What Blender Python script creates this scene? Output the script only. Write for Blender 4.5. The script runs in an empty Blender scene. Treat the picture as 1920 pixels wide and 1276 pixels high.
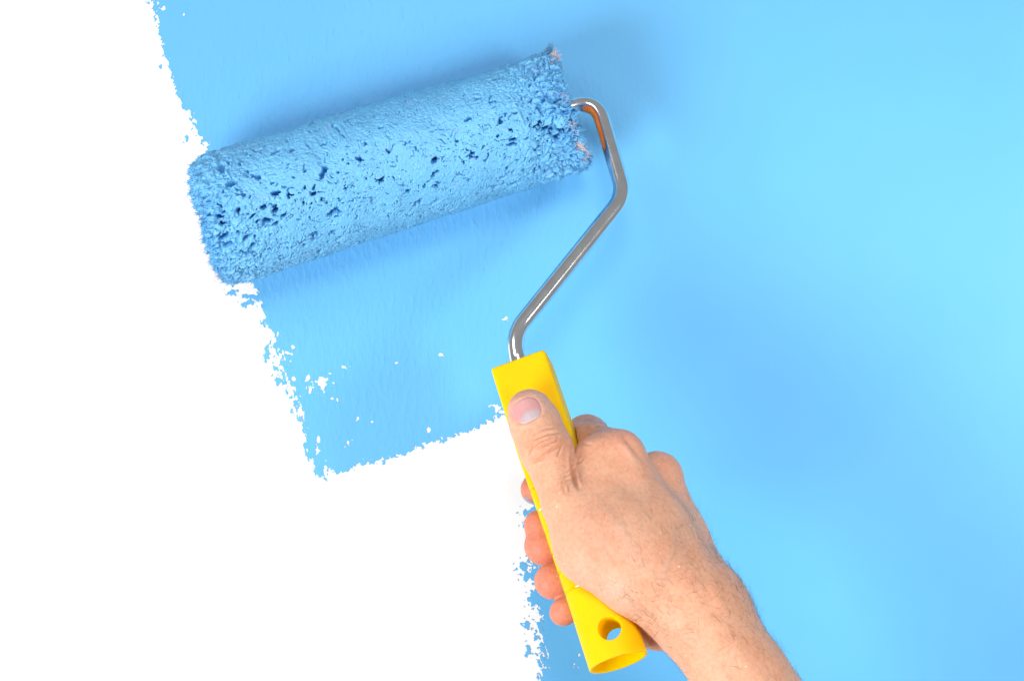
import bpy, math, random
import numpy as np
from mathutils import Vector

random.seed(7)
RNG = np.random.default_rng(11)
sc = bpy.context.scene
COL = sc.collection

# ------------------------------------------------------------------ camera, world, lamps, exposure
D = 900.0            # camera to wall, mm
PPM = 4.7            # photo pixels per mm on the wall plane
MM = 0.001

cam = bpy.data.cameras.new('camera')
cam.sensor_width = 36.0
cam.lens = 36.0 * D / (1920.0 / PPM)
cam.clip_start = 0.01
cam.clip_end = 50.0
cam_ob = bpy.data.objects.new('camera', cam)
COL.objects.link(cam_ob)
cam_ob.location = (0, -D * MM, 0)
cam_ob.rotation_euler = (math.radians(90), 0, 0)
sc.camera = cam_ob

world = bpy.data.worlds.new('World')
sc.world = world
world.use_nodes = True
bg = world.node_tree.nodes['Background']
bg.inputs['Color'].default_value = (0.97, 0.985, 1.0, 1)
bg.inputs['Strength'].default_value = 0.28

def area_lamp(name, loc, target, size, power, color=(1, 1, 1), spread=180):
    l = bpy.data.lights.new(name, 'AREA')
    l.shape = 'RECTANGLE'
    l.size, l.size_y = size
    l.energy = power
    l.color = color
    l.spread = math.radians(spread)
    o = bpy.data.objects.new(name, l)
    COL.objects.link(o)
    o.location = loc
    d = Vector(target) - Vector(loc)
    o.rotation_euler = d.to_track_quat('-Z', 'Y').to_euler()
    return o

area_lamp('softbox_low', (-0.60, -0.70, -0.40), (0.0, 0, 0.0), (0.46, 0.42), 4.5, spread=130)
area_lamp('softbox_high', (-0.50, -0.80, 0.46), (0.0, 0, 0.0), (0.36, 0.36), 0.9, spread=130)
area_lamp('softbox_right', (0.66, -0.80, -0.02), (0.22, 0, -0.02), (0.26, 0.26), 0.38, spread=38)
area_lamp('softbox_front', (0.05, -1.15, 0.40), (0.0, 0, -0.10), (0.30, 0.30), 1.3, spread=100)

sc.view_settings.view_transform = 'Standard'
sc.view_settings.look = 'None'
sc.view_settings.exposure = 0.0
sc.view_settings.gamma = 1.0
sc.view_settings.use_curve_mapping = False
sc.cycles.max_bounces = 8
sc.cycles.diffuse_bounces = 5

# ------------------------------------------------------------------ helpers
def scale(d):                                   # mm per photo pixel at distance d (mm) from the wall
    return (D - d) / (D * PPM)
def at(px, py, d):                              # photo pixel + distance from the wall -> point in mm
    s = scale(d)
    return np.array([(px - 960.0) * s, -d, (638.0 - py) * s])
def to_px(P):
    s = (D + P[:, 1]) / (D * PPM)
    return P[:, 0] / s + 960.0, 638.0 - P[:, 2] / s

def unit(v):
    v = np.asarray(v, float)
    return v / np.linalg.norm(v)

def mesh_object(name, V, F, mat, parent=None, smooth=True, attrs=None, mats=None):
    me = bpy.data.meshes.new(name)
    V = np.asarray(V, np.float64) * MM
    if isinstance(F, np.ndarray):
        n, k = F.shape
        me.vertices.add(len(V)); me.vertices.foreach_set('co', V.ravel())
        me.loops.add(n * k); me.loops.foreach_set('vertex_index', F.ravel().astype(np.int32))
        me.polygons.add(n)
        me.polygons.foreach_set('loop_start', np.arange(0, n * k, k, dtype=np.int32))
        me.update(calc_edges=True)
        me.validate()
    else:
        me.from_pydata([tuple(v) for v in V], [], F)
        me.update()
    if smooth:
        me.polygons.foreach_set('use_smooth', np.ones(len(me.polygons), bool))
    if attrs:
        for an, arr in attrs.items():
            a = me.color_attributes.new(an, 'FLOAT_COLOR', 'POINT')
            rgba = np.ones((len(V), 4), np.float32); rgba[:, :arr.shape[1]] = arr
            a.data.foreach_set('color', rgba.ravel())
    me.materials.append(mat)
    o = bpy.data.objects.new(name, me)
    COL.objects.link(o)
    if parent is not None:
        o.parent = parent
    return o

def tag(o, label=None, category=None, kind=None):
    if label: o['label'] = label
    if category: o['category'] = category
    if kind: o['kind'] = kind
    return o

# lattice gradient noise -----------------------------------------------------------------------
_perm = RNG.permutation(256).astype(np.int32)
_perm = np.concatenate([_perm, _perm, _perm])
_g3 = RNG.normal(size=(256, 3)); _g3 /= np.linalg.norm(_g3, axis=1)[:, None]
_g3 = _g3.astype(np.float32)
def noise(x, y, z=0.0):
    x, y, z = np.broadcast_arrays(np.asarray(x, np.float32), np.asarray(y, np.float32), np.asarray(z, np.float32))
    xi, yi, zi = np.floor(x), np.floor(y), np.floor(z)
    fx, fy, fz = x - xi, y - yi, z - zi
    xi, yi, zi = xi.astype(np.int32), yi.astype(np.int32), zi.astype(np.int32)
    u, v, w = [f * f * f * (f * (f * 6 - 15) + 10) for f in (fx, fy, fz)]
    out = 0
    for dx in (0, 1):
        for dy in (0, 1):
            for dz in (0, 1):
                h = _perm[_perm[_perm[(xi + dx) & 255] + ((yi + dy) & 255)] + ((zi + dz) & 255)]
                g = _g3[h]
                dot = g[..., 0] * (fx - dx) + g[..., 1] * (fy - dy) + g[..., 2] * (fz - dz)
                out = out + dot * (u if dx else 1 - u) * (v if dy else 1 - v) * (w if dz else 1 - w)
    return out * 1.6
def fbm(x, y, z=0.0, octaves=4, gain=0.5):
    s, a, f = 0, 1.0, 1.0
    for i in range(octaves):
        s = s + a * noise(np.asarray(x) * f + 13.7 * i, np.asarray(y) * f + 7.1 * i, np.asarray(z) * f + 3.3 * i)
        a *= gain; f *= 2.03
    return s
def sstep(a, b, x):
    t = np.clip((x - a) / (b - a), 0, 1)
    return t * t * (3 - 2 * t)

# ------------------------------------------------------------------ materials
class Mat:
    def __init__(self, name):
        self.m = bpy.data.materials.new(name)
        self.m.use_nodes = True
        self.nt = self.m.node_tree
        self.p = self.nt.nodes['Principled BSDF']
    def n(self, t, **kw):
        nd = self.nt.nodes.new(t)
        for k, v in kw.items():
            if k in nd.inputs.keys(): nd.inputs[k].default_value = v
            else: setattr(nd, k, v)
        return nd
    def l(self, a, b): self.nt.links.new(a, b)
    def set(self, **kw):
        for k, v in kw.items(): self.p.inputs[k.replace('_', ' ')].default_value = v

def coords(M, scl=(1, 1, 1), rot=(0, 0, 0)):
    tc = M.n('ShaderNodeTexCoord')
    mp = M.n('ShaderNodeMapping')
    mp.inputs['Scale'].default_value = scl
    mp.inputs['Rotation'].default_value = rot
    M.l(tc.outputs['Object'], mp.inputs['Vector'])
    return mp.outputs['Vector']

def mat_wall():
    M = Mat('white_plaster'); M.set(Roughness=0.6)
    M.p.inputs['Base Color'].default_value = (0.9, 0.9, 0.9, 1)
    nz = M.n('ShaderNodeTexNoise', Scale=420.0, Detail=4.0)
    M.l(coords(M), nz.inputs['Vector'])
    b = M.n('ShaderNodeBump', Strength=0.25, Distance=0.0003)
    M.l(nz.outputs['Fac'], b.inputs['Height']); M.l(b.outputs['Normal'], M.p.inputs['Normal'])
    return M.m

BLUE = (0.10, 0.44, 0.86)
def mat_paint():
    M = Mat('blue_wall_paint'); M.set(Roughness=0.48)
    M.p.inputs['Specular IOR Level'].default_value = 0.4
    v0 = coords(M)
    nz = M.n('ShaderNodeTexNoise', Scale=14.0, Detail=5.0); M.l(v0, nz.inputs['Vector'])
    rp = M.n('ShaderNodeValToRGB')
    rp.color_ramp.elements[0].position = 0.3; rp.color_ramp.elements[0].color = (0.11, 0.442, 0.80, 1)
    rp.color_ramp.elements[1].position = 0.7; rp.color_ramp.elements[1].color = (0.125, 0.462, 0.82, 1)
    M.l(nz.outputs['Fac'], rp.inputs['Fac']); M.l(rp.outputs['Color'], M.p.inputs['Base Color'])
    # combed roller stipple, stretched along the roll direction, strongest where the paint is still wet
    v = coords(M, (1.0, 1.0, 0.42), (0, math.radians(-17), 0))
    a = M.n('ShaderNodeTexNoise', Scale=520.0, Detail=3.0); M.l(v, a.inputs['Vector'])
    c = M.n('ShaderNodeTexNoise', Scale=170.0, Detail=3.0); M.l(v, c.inputs['Vector'])
    pw = M.n('ShaderNodeMath', operation='POWER'); M.l(a.outputs['Fac'], pw.inputs[0]); pw.inputs[1].default_value = 3.0
    ad = M.n('ShaderNodeMath', operation='MULTIPLY_ADD'); M.l(pw.outputs[0], ad.inputs[0]); ad.inputs[1].default_value = 2.2
    M.l(c.outputs['Fac'], ad.inputs[2])
    # wet zone round the roller stroke
    tc = M.n('ShaderNodeTexCoord'); sp = M.n('ShaderNodeVectorMath', operation='DISTANCE')
    M.l(tc.outputs['Object'], sp.inputs[0]); sp.inputs[1].default_value = tuple(at(700, 330, 0) * MM)
    mr = M.n('ShaderNodeMapRange'); mr.inputs['From Min'].default_value = 0.05; mr.inputs['From Max'].default_value = 0.13
    mr.inputs['To Min'].default_value = 1.0; mr.inputs['To Max'].default_value = 0.05
    M.l(sp.outputs['Value'], mr.inputs['Value'])
    b = M.n('ShaderNodeBump', Distance=0.0003)
    M.l(mr.outputs['Result'], b.inputs['Strength'])
    M.l(ad.outputs[0], b.inputs['Height']); M.l(b.outputs['Normal'], M.p.inputs['Normal'])
    return M.m

def mat_nap():
    M = Mat('paint_soaked_nap'); M.set(Roughness=0.42)
    M.p.inputs['Specular IOR Level'].default_value = 0.5
    at_ = M.n('ShaderNodeVertexColor', layer_name='tint')
    M.l(at_.outputs['Color'], M.p.inputs['Base Color'])
    v = coords(M)
    a = M.n('ShaderNodeTexNoise', Scale=1500.0, Detail=3.0); M.l(v, a.inputs['Vector'])
    b = M.n('ShaderNodeBump', Strength=0.35, Distance=0.0003)
    M.l(a.outputs['Fac'], b.inputs['Height']); M.l(b.outputs['Normal'], M.p.inputs['Normal'])
    return M.m

def mat_simple(name, col, rough=0.5, metal=0.0, bump=None, spec=0.5, var=0.0):
    M = Mat(name); M.set(Roughness=rough, Metallic=metal)
    M.p.inputs['Base Color'].default_value = (*col, 1)
    M.p.inputs['Specular IOR Level'].default_value = spec
    v = coords(M)
    nz = M.n('ShaderNodeTexNoise', Scale=(bump[0] if bump else 300.0), Detail=4.0); M.l(v, nz.inputs['Vector'])
    if bump:
        b = M.n('ShaderNodeBump', Strength=bump[1], Distance=0.0003)
        M.l(nz.outputs['Fac'], b.inputs['Height']); M.l(b.outputs['Normal'], M.p.inputs['Normal'])
    if var:
        n2 = M.n('ShaderNodeTexNoise', Scale=60.0, Detail=5.0); M.l(v, n2.inputs['Vector'])
        hs = M.n('ShaderNodeMix', data_type='RGBA')
        hs.inputs['A'].default_value = (*[c * (1 - var) for c in col], 1)
        hs.inputs['B'].default_value = (*[min(1, c * (1 + var)) for c in col], 1)
        M.l(n2.outputs['Fac'], hs.inputs['Factor']); M.l(hs.outputs['Result'], M.p.inputs['Base Color'])
    return M.m

def mat_vcol(name, rough, spec=0.5, sss=0.0):
    M = Mat(name); M.set(Roughness=rough)
    a = M.n('ShaderNodeVertexColor', layer_name='tint')
    M.l(a.outputs['Color'], M.p.inputs['Base Color'])
    M.p.inputs['Specular IOR Level'].default_value = spec
    if sss:
        M.p.inputs['Subsurface Weight'].default_value = sss
        M.p.inputs['Subsurface Radius'].default_value = (1.0, 0.4, 0.25)
        M.p.inputs['Subsurface Scale'].default_value = 0.002
    return M.m

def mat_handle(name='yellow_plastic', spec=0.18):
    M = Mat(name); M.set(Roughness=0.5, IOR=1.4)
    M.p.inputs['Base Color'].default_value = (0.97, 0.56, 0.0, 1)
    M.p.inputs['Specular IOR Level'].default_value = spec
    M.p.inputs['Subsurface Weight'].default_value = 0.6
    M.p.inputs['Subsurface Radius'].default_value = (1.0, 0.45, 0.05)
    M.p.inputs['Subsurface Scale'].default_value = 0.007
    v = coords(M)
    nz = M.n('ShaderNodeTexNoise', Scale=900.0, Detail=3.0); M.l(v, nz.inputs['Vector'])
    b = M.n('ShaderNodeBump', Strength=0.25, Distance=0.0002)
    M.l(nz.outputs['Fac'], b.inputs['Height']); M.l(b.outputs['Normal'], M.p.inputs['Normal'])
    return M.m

def mat_steel():
    M = Mat('bent_steel_wire'); M.set(Roughness=0.2, Metallic=1.0)
    v = coords(M)
    nz = M.n('ShaderNodeTexNoise', Scale=180.0, Detail=5.0); M.l(v, nz.inputs['Vector'])
    rp = M.n('ShaderNodeValToRGB')
    rp.color_ramp.elements[0].position = 0.35; rp.color_ramp.elements[0].color = (0.88, 0.88, 0.88, 1)
    rp.color_ramp.elements[1].position = 0.7; rp.color_ramp.elements[1].color = (0.96, 0.96, 0.96, 1)
    M.l(nz.outputs['Fac'], rp.inputs['Fac']); M.l(rp.outputs['Color'], M.p.inputs['Base Color'])
    r2 = M.n('ShaderNodeMapRange'); r2.inputs['To Min'].default_value = 0.08; r2.inputs['To Max'].default_value = 0.16
    M.l(nz.outputs['Fac'], r2.inputs['Value']); M.l(r2.outputs['Result'], M.p.inputs['Roughness'])
    b = M.n('ShaderNodeBump', Strength=0.03, Distance=0.0002)
    M.l(nz.outputs['Fac'], b.inputs['Height']); M.l(b.outputs['Normal'], M.p.inputs['Normal'])
    return M.m

def mat_skin():
    M = Mat('skin')
    M.p.inputs['Specular IOR Level'].default_value = 0.35
    M.p.inputs['Subsurface Weight'].default_value = 0.35
    M.p.inputs['Subsurface Radius'].default_value = (1.0, 0.38, 0.22)
    M.p.inputs['Subsurface Scale'].default_value = 0.0022
    M.p.inputs['Subsurface Anisotropy'].default_value = 0.6
    v = coords(M)
    a = M.n('ShaderNodeVertexColor', layer_name='tint')
    n1 = M.n('ShaderNodeTexNoise', Scale=110.0, Detail=6.0, Roughness=0.65); M.l(v, n1.inputs['Vector'])
    n2 = M.n('ShaderNodeTexNoise', Scale=700.0, Detail=4.0); M.l(v, n2.inputs['Vector'])
    r1 = M.n('ShaderNodeValToRGB')
    r1.color_ramp.elements[0].position = 0.32; r1.color_ramp.elements[0].color = (1.05, 0.86, 0.78, 1)
    r1.color_ramp.elements[1].position = 0.68; r1.color_ramp.elements[1].color = (1.0, 1.08, 1.12, 1)
    M.l(n1.outputs['Fac'], r1.inputs['Fac'])
    mx = M.n('ShaderNodeMix', data_type='RGBA', blend_type='MULTIPLY'); mx.inputs['Factor'].default_value = 0.3
    M.l(a.outputs['Color'], mx.inputs['A']); M.l(r1.outputs['Color'], mx.inputs['B'])
    r2 = M.n('ShaderNodeValToRGB')
    r2.color_ramp.elements[0].position = 0.3; r2.color_ramp.elements[0].color = (0.88, 0.78, 0.74, 1)
    r2.color_ramp.elements[1].position = 0.6; r2.color_ramp.elements[1].color = (1.02, 1.02, 1.02, 1)
    M.l(n2.outputs['Fac'], r2.inputs['Fac'])
    m2 = M.n('ShaderNodeMix', data_type='RGBA', blend_type='MULTIPLY'); m2.inputs['Factor'].default_value = 0.7
    M.l(mx.outputs['Result'], m2.inputs['A']); M.l(r2.outputs['Color'], m2.inputs['B'])
    M.l(m2.outputs['Result'], M.p.inputs['Base Color'])
    rr = M.n('ShaderNodeMapRange'); rr.inputs['To Min'].default_value = 0.42; rr.inputs['To Max'].default_value = 0.62
    M.l(n1.outputs['Fac'], rr.inputs['Value']); M.l(rr.outputs['Result'], M.p.inputs['Roughness'])
    # skin cells and pores
    vo = M.n('ShaderNodeTexVoronoi', Scale=1150.0, feature='DISTANCE_TO_EDGE'); M.l(v, vo.inputs['Vector'])
    vs = coords(M, (1, 1, 0.35), (0, math.radians(35), 0))
    n3 = M.n('ShaderNodeTexNoise', Scale=1400.0, Detail=3.0); M.l(vs, n3.inputs['Vector'])
    ad = M.n('ShaderNodeMath', operation='MULTIPLY_ADD'); M.l(vo.outputs['Distance'], ad.inputs[0]); ad.inputs[1].default_value = 0.8
    M.l(n3.outputs['Fac'], ad.inputs[2])
    b = M.n('ShaderNodeBump', Strength=0.33, Distance=0.00025)
    M.l(ad.outputs[0], b.inputs['Height']); M.l(b.outputs['Normal'], M.p.inputs['Normal'])
    return M.m

M_WALL, M_PAINT, M_NAP, M_HANDLE, M_STEEL, M_SKIN = mat_wall(), mat_paint(), mat_nap(), mat_handle(), mat_steel(), mat_skin()
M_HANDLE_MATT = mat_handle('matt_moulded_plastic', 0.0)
M_FIBRE = mat_vcol('nap_fibre', 0.6, 0.3)
M_NAIL = mat_vcol('nail', 0.30, 0.45, 0.25)
M_HAIR = mat_simple('body_hair', (0.11, 0.07, 0.045), 0.5)
M_CAP = mat_simple('orange_plastic', (0.85, 0.20, 0.01), 0.4, bump=(500.0, 0.2), var=0.05)
M_CORE = mat_simple('sleeve_core', (0.45, 0.42, 0.40), 0.7, bump=(400.0, 0.3), var=0.1)

# ------------------------------------------------------------------ wall
def box_mesh(name, x0, x1, y0, y1, z0, z1, mat):
    V = [(x, y, z) for x in (x0, x1) for y in (y0, y1) for z in (z0, z1)]
    F = [(0, 1, 3, 2), (4, 6, 7, 5), (0, 4, 5, 1), (2, 3, 7, 6), (0, 2, 6, 4), (1, 5, 7, 3)]
    return mesh_object(name, V, F, mat, smooth=False)
wall = box_mesh('wall', -700, 700, 0, 60, -500, 500, M_WALL)
tag(wall, 'white plaster wall behind the roller', None, 'structure')

# ------------------------------------------------------------------ blue paint film with its ragged edge
U = unit([0.957, -0.29]); Vd = unit([0.29, 0.957])
EY = [-400, -60, 0, 60, 100, 140, 180, 215, 250, 280, 400, 530, 580, 620, 660, 700, 740, 780, 820, 860, 900, 940]
EX = [150, 262, 281, 294, 306, 320, 334, 350, 366, 382, 425, 474, 489, 502, 515, 530, 543, 555, 566, 577, 592, 610]
BX = [500, 575, 600, 630, 720, 800, 850, 900, 945, 1000, 1200]
BY = [900, 893, 893, 886, 862, 834, 816, 797, 778, 760, 690]
SY = [600, 900, 950, 1050, 1150, 1276, 1700]
SX = [965, 988, 1000, 1001, 1008, 1016, 1036]
HOLES = [(602, 712, 13, 8), (604, 725, 5, 9), (576, 708, 6, 6), (581, 733, 4, 8), (645, 688, 5, 3), (626, 718, 3, 3), (622, 747, 4, 3),
         (671, 784, 3, 5), (652, 829, 4, 5), (597, 826, 4, 8), (596, 845, 4, 7), (562, 773, 9, 9), (610, 884, 4, 10), (618, 890, 3, 9), (826, 664, 4, 3),
         (744, 680, 4, 3), (948, 597, 4, 3), (550, 710, 5, 5), (541, 662, 6, 3), (548, 650, 4, 3), (305, 17, 8, 4), (296, 6, 3, 5), (285, 8, 3, 8),
         (344, 28, 3, 2), (349, 212, 6, 5), (364, 228, 4, 5), (384, 268, 7, 4), (383, 282, 3, 7), (698, 790, 3, 2), (1235, 421, 3, 2), (932, 766, 5, 9), (926, 760, 5, 3),
         (940, 772, 9, 4), (803, 806, 4, 6), (1085, 1227, 3, 3), (1076, 1245, 2, 5), (1083, 1251, 2, 5), (619, 700, 3, 2), (632, 748, 3, 3)]
BLOBS = [(436, 547, 6, 6), (461, 556, 9, 4), (456, 572, 4, 5), (470, 566, 8, 4), (480, 559, 6, 4), (500, 652, 4, 7), (500, 668, 4, 7), (302, 123, 3, 3),
         (350, 260, 3, 5), (491, 607, 3, 2), (520, 712, 5, 6), (517, 690, 5, 4), (548, 770, 4, 4), (986, 1080, 7, 7), (992, 962, 9, 5), (985, 985, 5, 3),
         (999, 1120, 6, 9), (987, 1170, 5, 6), (990, 1220, 4, 8), (612, 893, 5, 8), (1005, 958, 8, 4), (983, 1060, 9, 7)]
def paint_field(x, y):
    u = x * U[0] + y * U[1]; v = x * Vd[0] + y * Vd[1]
    d1 = (x - np.interp(y, EY, EX)) * 0.94
    d2 = (np.interp(x, BX, BY) - y) * 0.95
    d3 = (x - np.interp(y, SY, SX)) * 0.98
    n_big = fbm(u / 26, v / 34, 0.3, 3)
    n_fin = fbm(u / 6.0, v / 9.0, 5.1, 4, 0.68)
    n_str = fbm(u / 3.4, v / 12.0, 9.7, 3, 0.6)
    rough1 = 0.45 + 1.45 * np.exp(-((y - 690) / 90.0) ** 2) + 0.55 * np.exp(-((y - 240) / 45.0) ** 2) + 0.4 * np.exp(-((y - 20) / 30.0) ** 2)
    dl = d1 + rough1 * (9 * n_big + 9 * n_fin)
    dl = dl - np.where(np.abs(d1) < 38, rough1 * 34 * np.maximum(0, n_str - 0.08) * np.exp(-(d1 / 24.0) ** 2), 0)
    db = d2 + 8 * n_big + 8.5 * n_fin - 14 * np.maximum(0, n_str - 0.2) * np.exp(-(d2 / 14.0) ** 2)
    ds = d3 + 12 * n_big + 11 * n_fin - 26 * np.maximum(0, n_str) * np.exp(-(d3 / 30.0) ** 2) + 3
    val = np.maximum(np.minimum(dl, db), ds)
    wob = np.maximum(0.3, 1 + 0.95 * n_fin)
    for (hx, hy, rx, ry) in BLOBS:
        q = np.sqrt(((x - hx) / rx) ** 2 + ((y - hy) / ry) ** 2)
        val = np.maximum(val, (1 - q * wob) * min(rx, ry))
    for (hx, hy, rx, ry) in HOLES:
        q = np.sqrt(((x - hx) / rx) ** 2 + ((y - hy) / ry) ** 2) * 1.25
        val = np.minimum(val, (q * wob - 1) * min(rx, ry))
    return val

def build_paint():
    X0, Y0, BS, C = 208, -64, 16, 1.6
    NX, NY = 60, 90                       # blocks
    n = 10
    gx = X0 + np.arange(NX * n + 1) * C; gy = Y0 + np.arange(NY * n + 1) * C
    GX, GY = np.meshgrid(gx, gy, indexing='ij')
    val = np.asarray(paint_field(GX.astype(float), GY.astype(float)), float)
    val[val == 0] = 1e-4
    film = 0.32
    verts, faces, key = [], [], {}
    def vert(px, py):
        k = (round(px, 3), round(py, 3))
        if k not in key:
            key[k] = len(verts); verts.append(at(px, py, film))
        return key[k]
    rim = []
    for bx in range(NX):
        for by in range(NY):
            sub = val[bx * n:bx * n + n + 1, by * n:by * n + n + 1]
            if sub.max() < 0: continue
            xa, ya = X0 + bx * BS, Y0 + by * BS
            if sub.min() > 0:
                faces.append([vert(xa, ya), vert(xa, ya + BS), vert(xa + BS, ya + BS), vert(xa + BS, ya)]); continue
            for i in range(n):
                for j in range(n):
                    q = [(i, j), (i, j + 1), (i + 1, j + 1), (i + 1, j)]
                    vv = [sub[a, b] for a, b in q]
                    if max(vv) < 0: continue
                    poly, cuts = [], []
                    for t in range(4):
                        (a, b), (c, d_) = q[t], q[(t + 1) % 4]
                        va, vb = vv[t], vv[(t + 1) % 4]
                        if va > 0: poly.append(vert(xa + a * C, ya + b * C))
                        if (va > 0) != (vb > 0):
                            f = va / (va - vb)
                            k = vert(xa + (a + (c - a) * f) * C, ya + (b + (d_ - b) * f) * C)
                            poly.append(k); cuts.append((k, va > 0))
                    if len(poly) >= 3:
                        faces.append(poly)
                    if len(cuts) == 2:
                        (k0, s0), (k1, s1) = cuts
                        rim.append((k0, k1) if s0 else (k1, k0))
    low = {}
    def lo(k):
        if k not in low:
            p = verts[k].copy(); p[1] = -0.02
            low[k] = len(verts); verts.append(p)
        return low[k]
    for a, b in rim:
        if a != b: faces.append([a, lo(a), lo(b), b])
    xr, yb = X0 + NX * BS, Y0 + NY * BS
    def poly(pts): faces.append([len(verts) + i for i in range(len(pts))]); verts.extend(at(x, y, film) for x, y in pts)
    xe_top = float(np.interp(Y0, EY, EX))
    poly([(160, -1600), (xe_top, Y0), (xr, Y0), (xr, -1600)])
    poly([(xr, -1600), (xr, 2900), (4180, 2900), (4180, -1600)])
    xs = float(np.interp(yb, SY, SX))
    poly([(xs, yb), (xs + 20, 2900), (xr, 2900), (xr, yb)])
    o = mesh_object('paint_coat', verts, faces, M_PAINT, smooth=False)
    return o
paint = build_paint()
tag(paint, 'fresh sky blue paint coat with a ragged edge on the white wall', 'paint')

# ------------------------------------------------------------------ paint roller: the fluffy sleeve
roller = bpy.data.objects.new('paint_roller', None)
COL.objects.link(roller)
tag(roller, 'paint roller with blue soaked sleeve, bent steel rod and yellow handle', 'paint roller')

RL, RR = at(402, 415, 25.5), at(1066, 208, 24.5)
RAX = RR - RL; RLEN = np.linalg.norm(RAX); RAX = RAX / RLEN
RN = unit(np.array([0, -1, 0]) - RAX * np.dot([0, -1, 0], RAX))      # towards the camera
RT = np.cross(RAX, RN)                                                 # sideways
if RT[2] < 0: RT = -RT                                                 # up
def build_sleeve():
    NS, NC = 620, 700
    s = np.linspace(0, RLEN, NS)[:, None] * np.ones((1, NC))
    th = np.linspace(0, 2 * math.pi, NC, endpoint=False)[None, :] * np.ones((NS, 1))
    R0 = 26.3 + (23.6 - 26.3) * s / RLEN
    cx, cy = np.cos(th) * 25, np.sin(th) * 25
    c = th * 25.0
    # nap clumps and combing
    w1 = fbm(s / 14, cx / 14, cy / 14, 3); w2 = fbm(s / 9 + 40, cx / 9, cy / 9, 3)
    h = 0.55 * fbm(s / 16, cx / 16 + 9, cy / 16, 3)
    up = sstep(-0.3, 0.9, np.sin(th))                     # upper half: strokes lean along the roll direction
    ca = math.radians(18) + up * math.radians(50) + 0.5 * w1
    ds = s + 2.0 * w2
    a = ds * np.cos(ca) - c * np.sin(ca); b = ds * np.sin(ca) + c * np.cos(ca)
    st = noise(a / 2.6, b / 0.85, 1.7) + 0.7 * noise(a / 1.5, b / 0.5, 4.1)
    h += 0.25 * st
    h += 0.12 * fbm(s / 1.0, cx / 1.0, cy / 1.0, 2)
    e_l = np.exp(-(s / 16.0) ** 1.5); e_r = np.exp(-((RLEN - s) / 15.0) ** 1.5)
    low = sstep(0.3, -0.8, np.sin(th))
    rough = e_l * 0.8 + e_r * 1.3
    # tangled clumps near the two ends
    cl = fbm(s / 3.2 + w1, cx / 3.2, cy / 3.2 + w2, 3)
    h -= rough * 2.2 * np.maximum(0, np.abs(cl) * -1 + 0.32) / 0.32
    h += rough * 1.0 * cl
    # small cracks everywhere, more of them low down
    cr = fbm(a / 3.4 + 20, b / 1.8, 7.7, 2)
    h -= (0.9 + 0.8 * low + 0.8 * rough) * np.maximum(0, cr - 0.50) * 6.5
    # single deep pits
    def pit(ps, pt, pa, pb, dep, ang):
        r = int(max(pa, pb) * 2.4 / (RLEN / NS)) + 2
        i0 = int(ps / RLEN * NS)
        i = np.arange(max(0, i0 - r), min(NS, i0 + r))
        rc = int(max(pa, pb) * 2.4 / (2 * math.pi * 25 / NC)) + 2
        j0 = int(pt / (2 * math.pi) * NC)
        j = np.arange(j0 - rc, j0 + rc) % NC
        if len(i) == 0: return
        ii, jj = np.ix_(i, j)
        du = s[ii, jj] - ps
        dv = ((th[ii, jj] - pt + math.pi) % (2 * math.pi) - math.pi) * 25
        du = du + 0.9 * noise(du / 1.4 + ps, dv / 1.4, pt * 7); dv = dv + 0.9 * noise(du / 1.4, dv / 1.4 + 31, ps)
        p = (du * math.cos(ang) + dv * math.sin(ang)) / pa
        q = (-du * math.sin(ang) + dv * math.cos(ang)) / pb
        dd = np.sqrt(p * p + q * q)
        h[ii, jj] -= 1.75 * dep * (1 - sstep(0.5, 1.15, dd))
    rnd = random.Random(5)
    n = 0
    while n < 620:
        ps = rnd.uniform(1, RLEN - 1); pt = rnd.uniform(0, 2 * math.pi)
        dens = 0.14 + 0.75 * math.exp(-(ps / 32) ** 2) + 0.7 * math.exp(-((RLEN - ps) / 24) ** 2) + 0.35 * max(0, -math.sin(pt))
        if rnd.random() > dens: continue
        big = rnd.random() ** 2.5
        pit(ps, pt, 0.55 + 1.7 * big, 0.35 + 0.65 * big * rnd.random() + 0.1, 1.2 + 2.6 * big + rnd.random(), rnd.uniform(-0.3, 1.2))
        n += 1
    def pit_px(px, py, a_, b_, dep, ang):
        p = at(px, py, 45)
        ps = float(np.dot(p - RL, RAX)); v = float(np.dot(p - RL, RT)) / 25.0
        pit(ps, math.asin(max(-0.98, min(0.98, v))) % (2 * math.pi), a_, b_, dep, ang)
    for px, py, a_, b_, dep, ang in [(608, 325, 2.6, 0.9, 3.6, 0.9), (676, 299, 1.5, 0.7, 3.2, -0.4), (625, 398, 2.8, 0.9, 3.8, 0.5), (505, 413, 2.6, 0.8, 3.4, -0.2),
            (518, 395, 1.3, 1.1, 3.4, 0.2), (635, 444, 2.3, 0.7, 3.6, 0.5), (672, 430, 1.2, 0.8, 3.4, 0.3), (816, 302, 1.4, 0.9, 3.4, 0.2), (885, 297, 1.0, 0.8, 3.2, 0.3),
            (787, 379, 1.5, 0.6, 3.4, 1.1), (820, 353, 1.1, 0.8, 3.2, 0.7), (1050, 315, 2.8, 0.9, 3.8, 0.3), (1030, 322, 1.6, 0.6, 3.4, 0.3), (960, 273, 2.2, 0.7, 3.2, -0.1),
            (418, 315, 1.6, 2.6, 3.6, 0.0), (438, 345, 2.0, 1.4, 3.4, 0.3), (452, 395, 1.2, 0.8, 3.4, 0.2), (595, 482, 2.0, 0.6, 3.2, 0.4), (518, 397, 1.4, 0.8, 3.0, 0.2), (420, 405, 2.1, 0.7, 3.3, -0.5),
            (486, 335, 1.0, 1.0, 3.0, 0.4), (590, 365, 1.4, 0.8, 3.0, -0.3), (728, 285, 1.0, 0.6, 2.6, 1.0), (430, 442, 1.6, 1.1, 3.2, 0.2), (460, 470, 1.4, 0.6, 3.0, -0.6)]:
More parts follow.
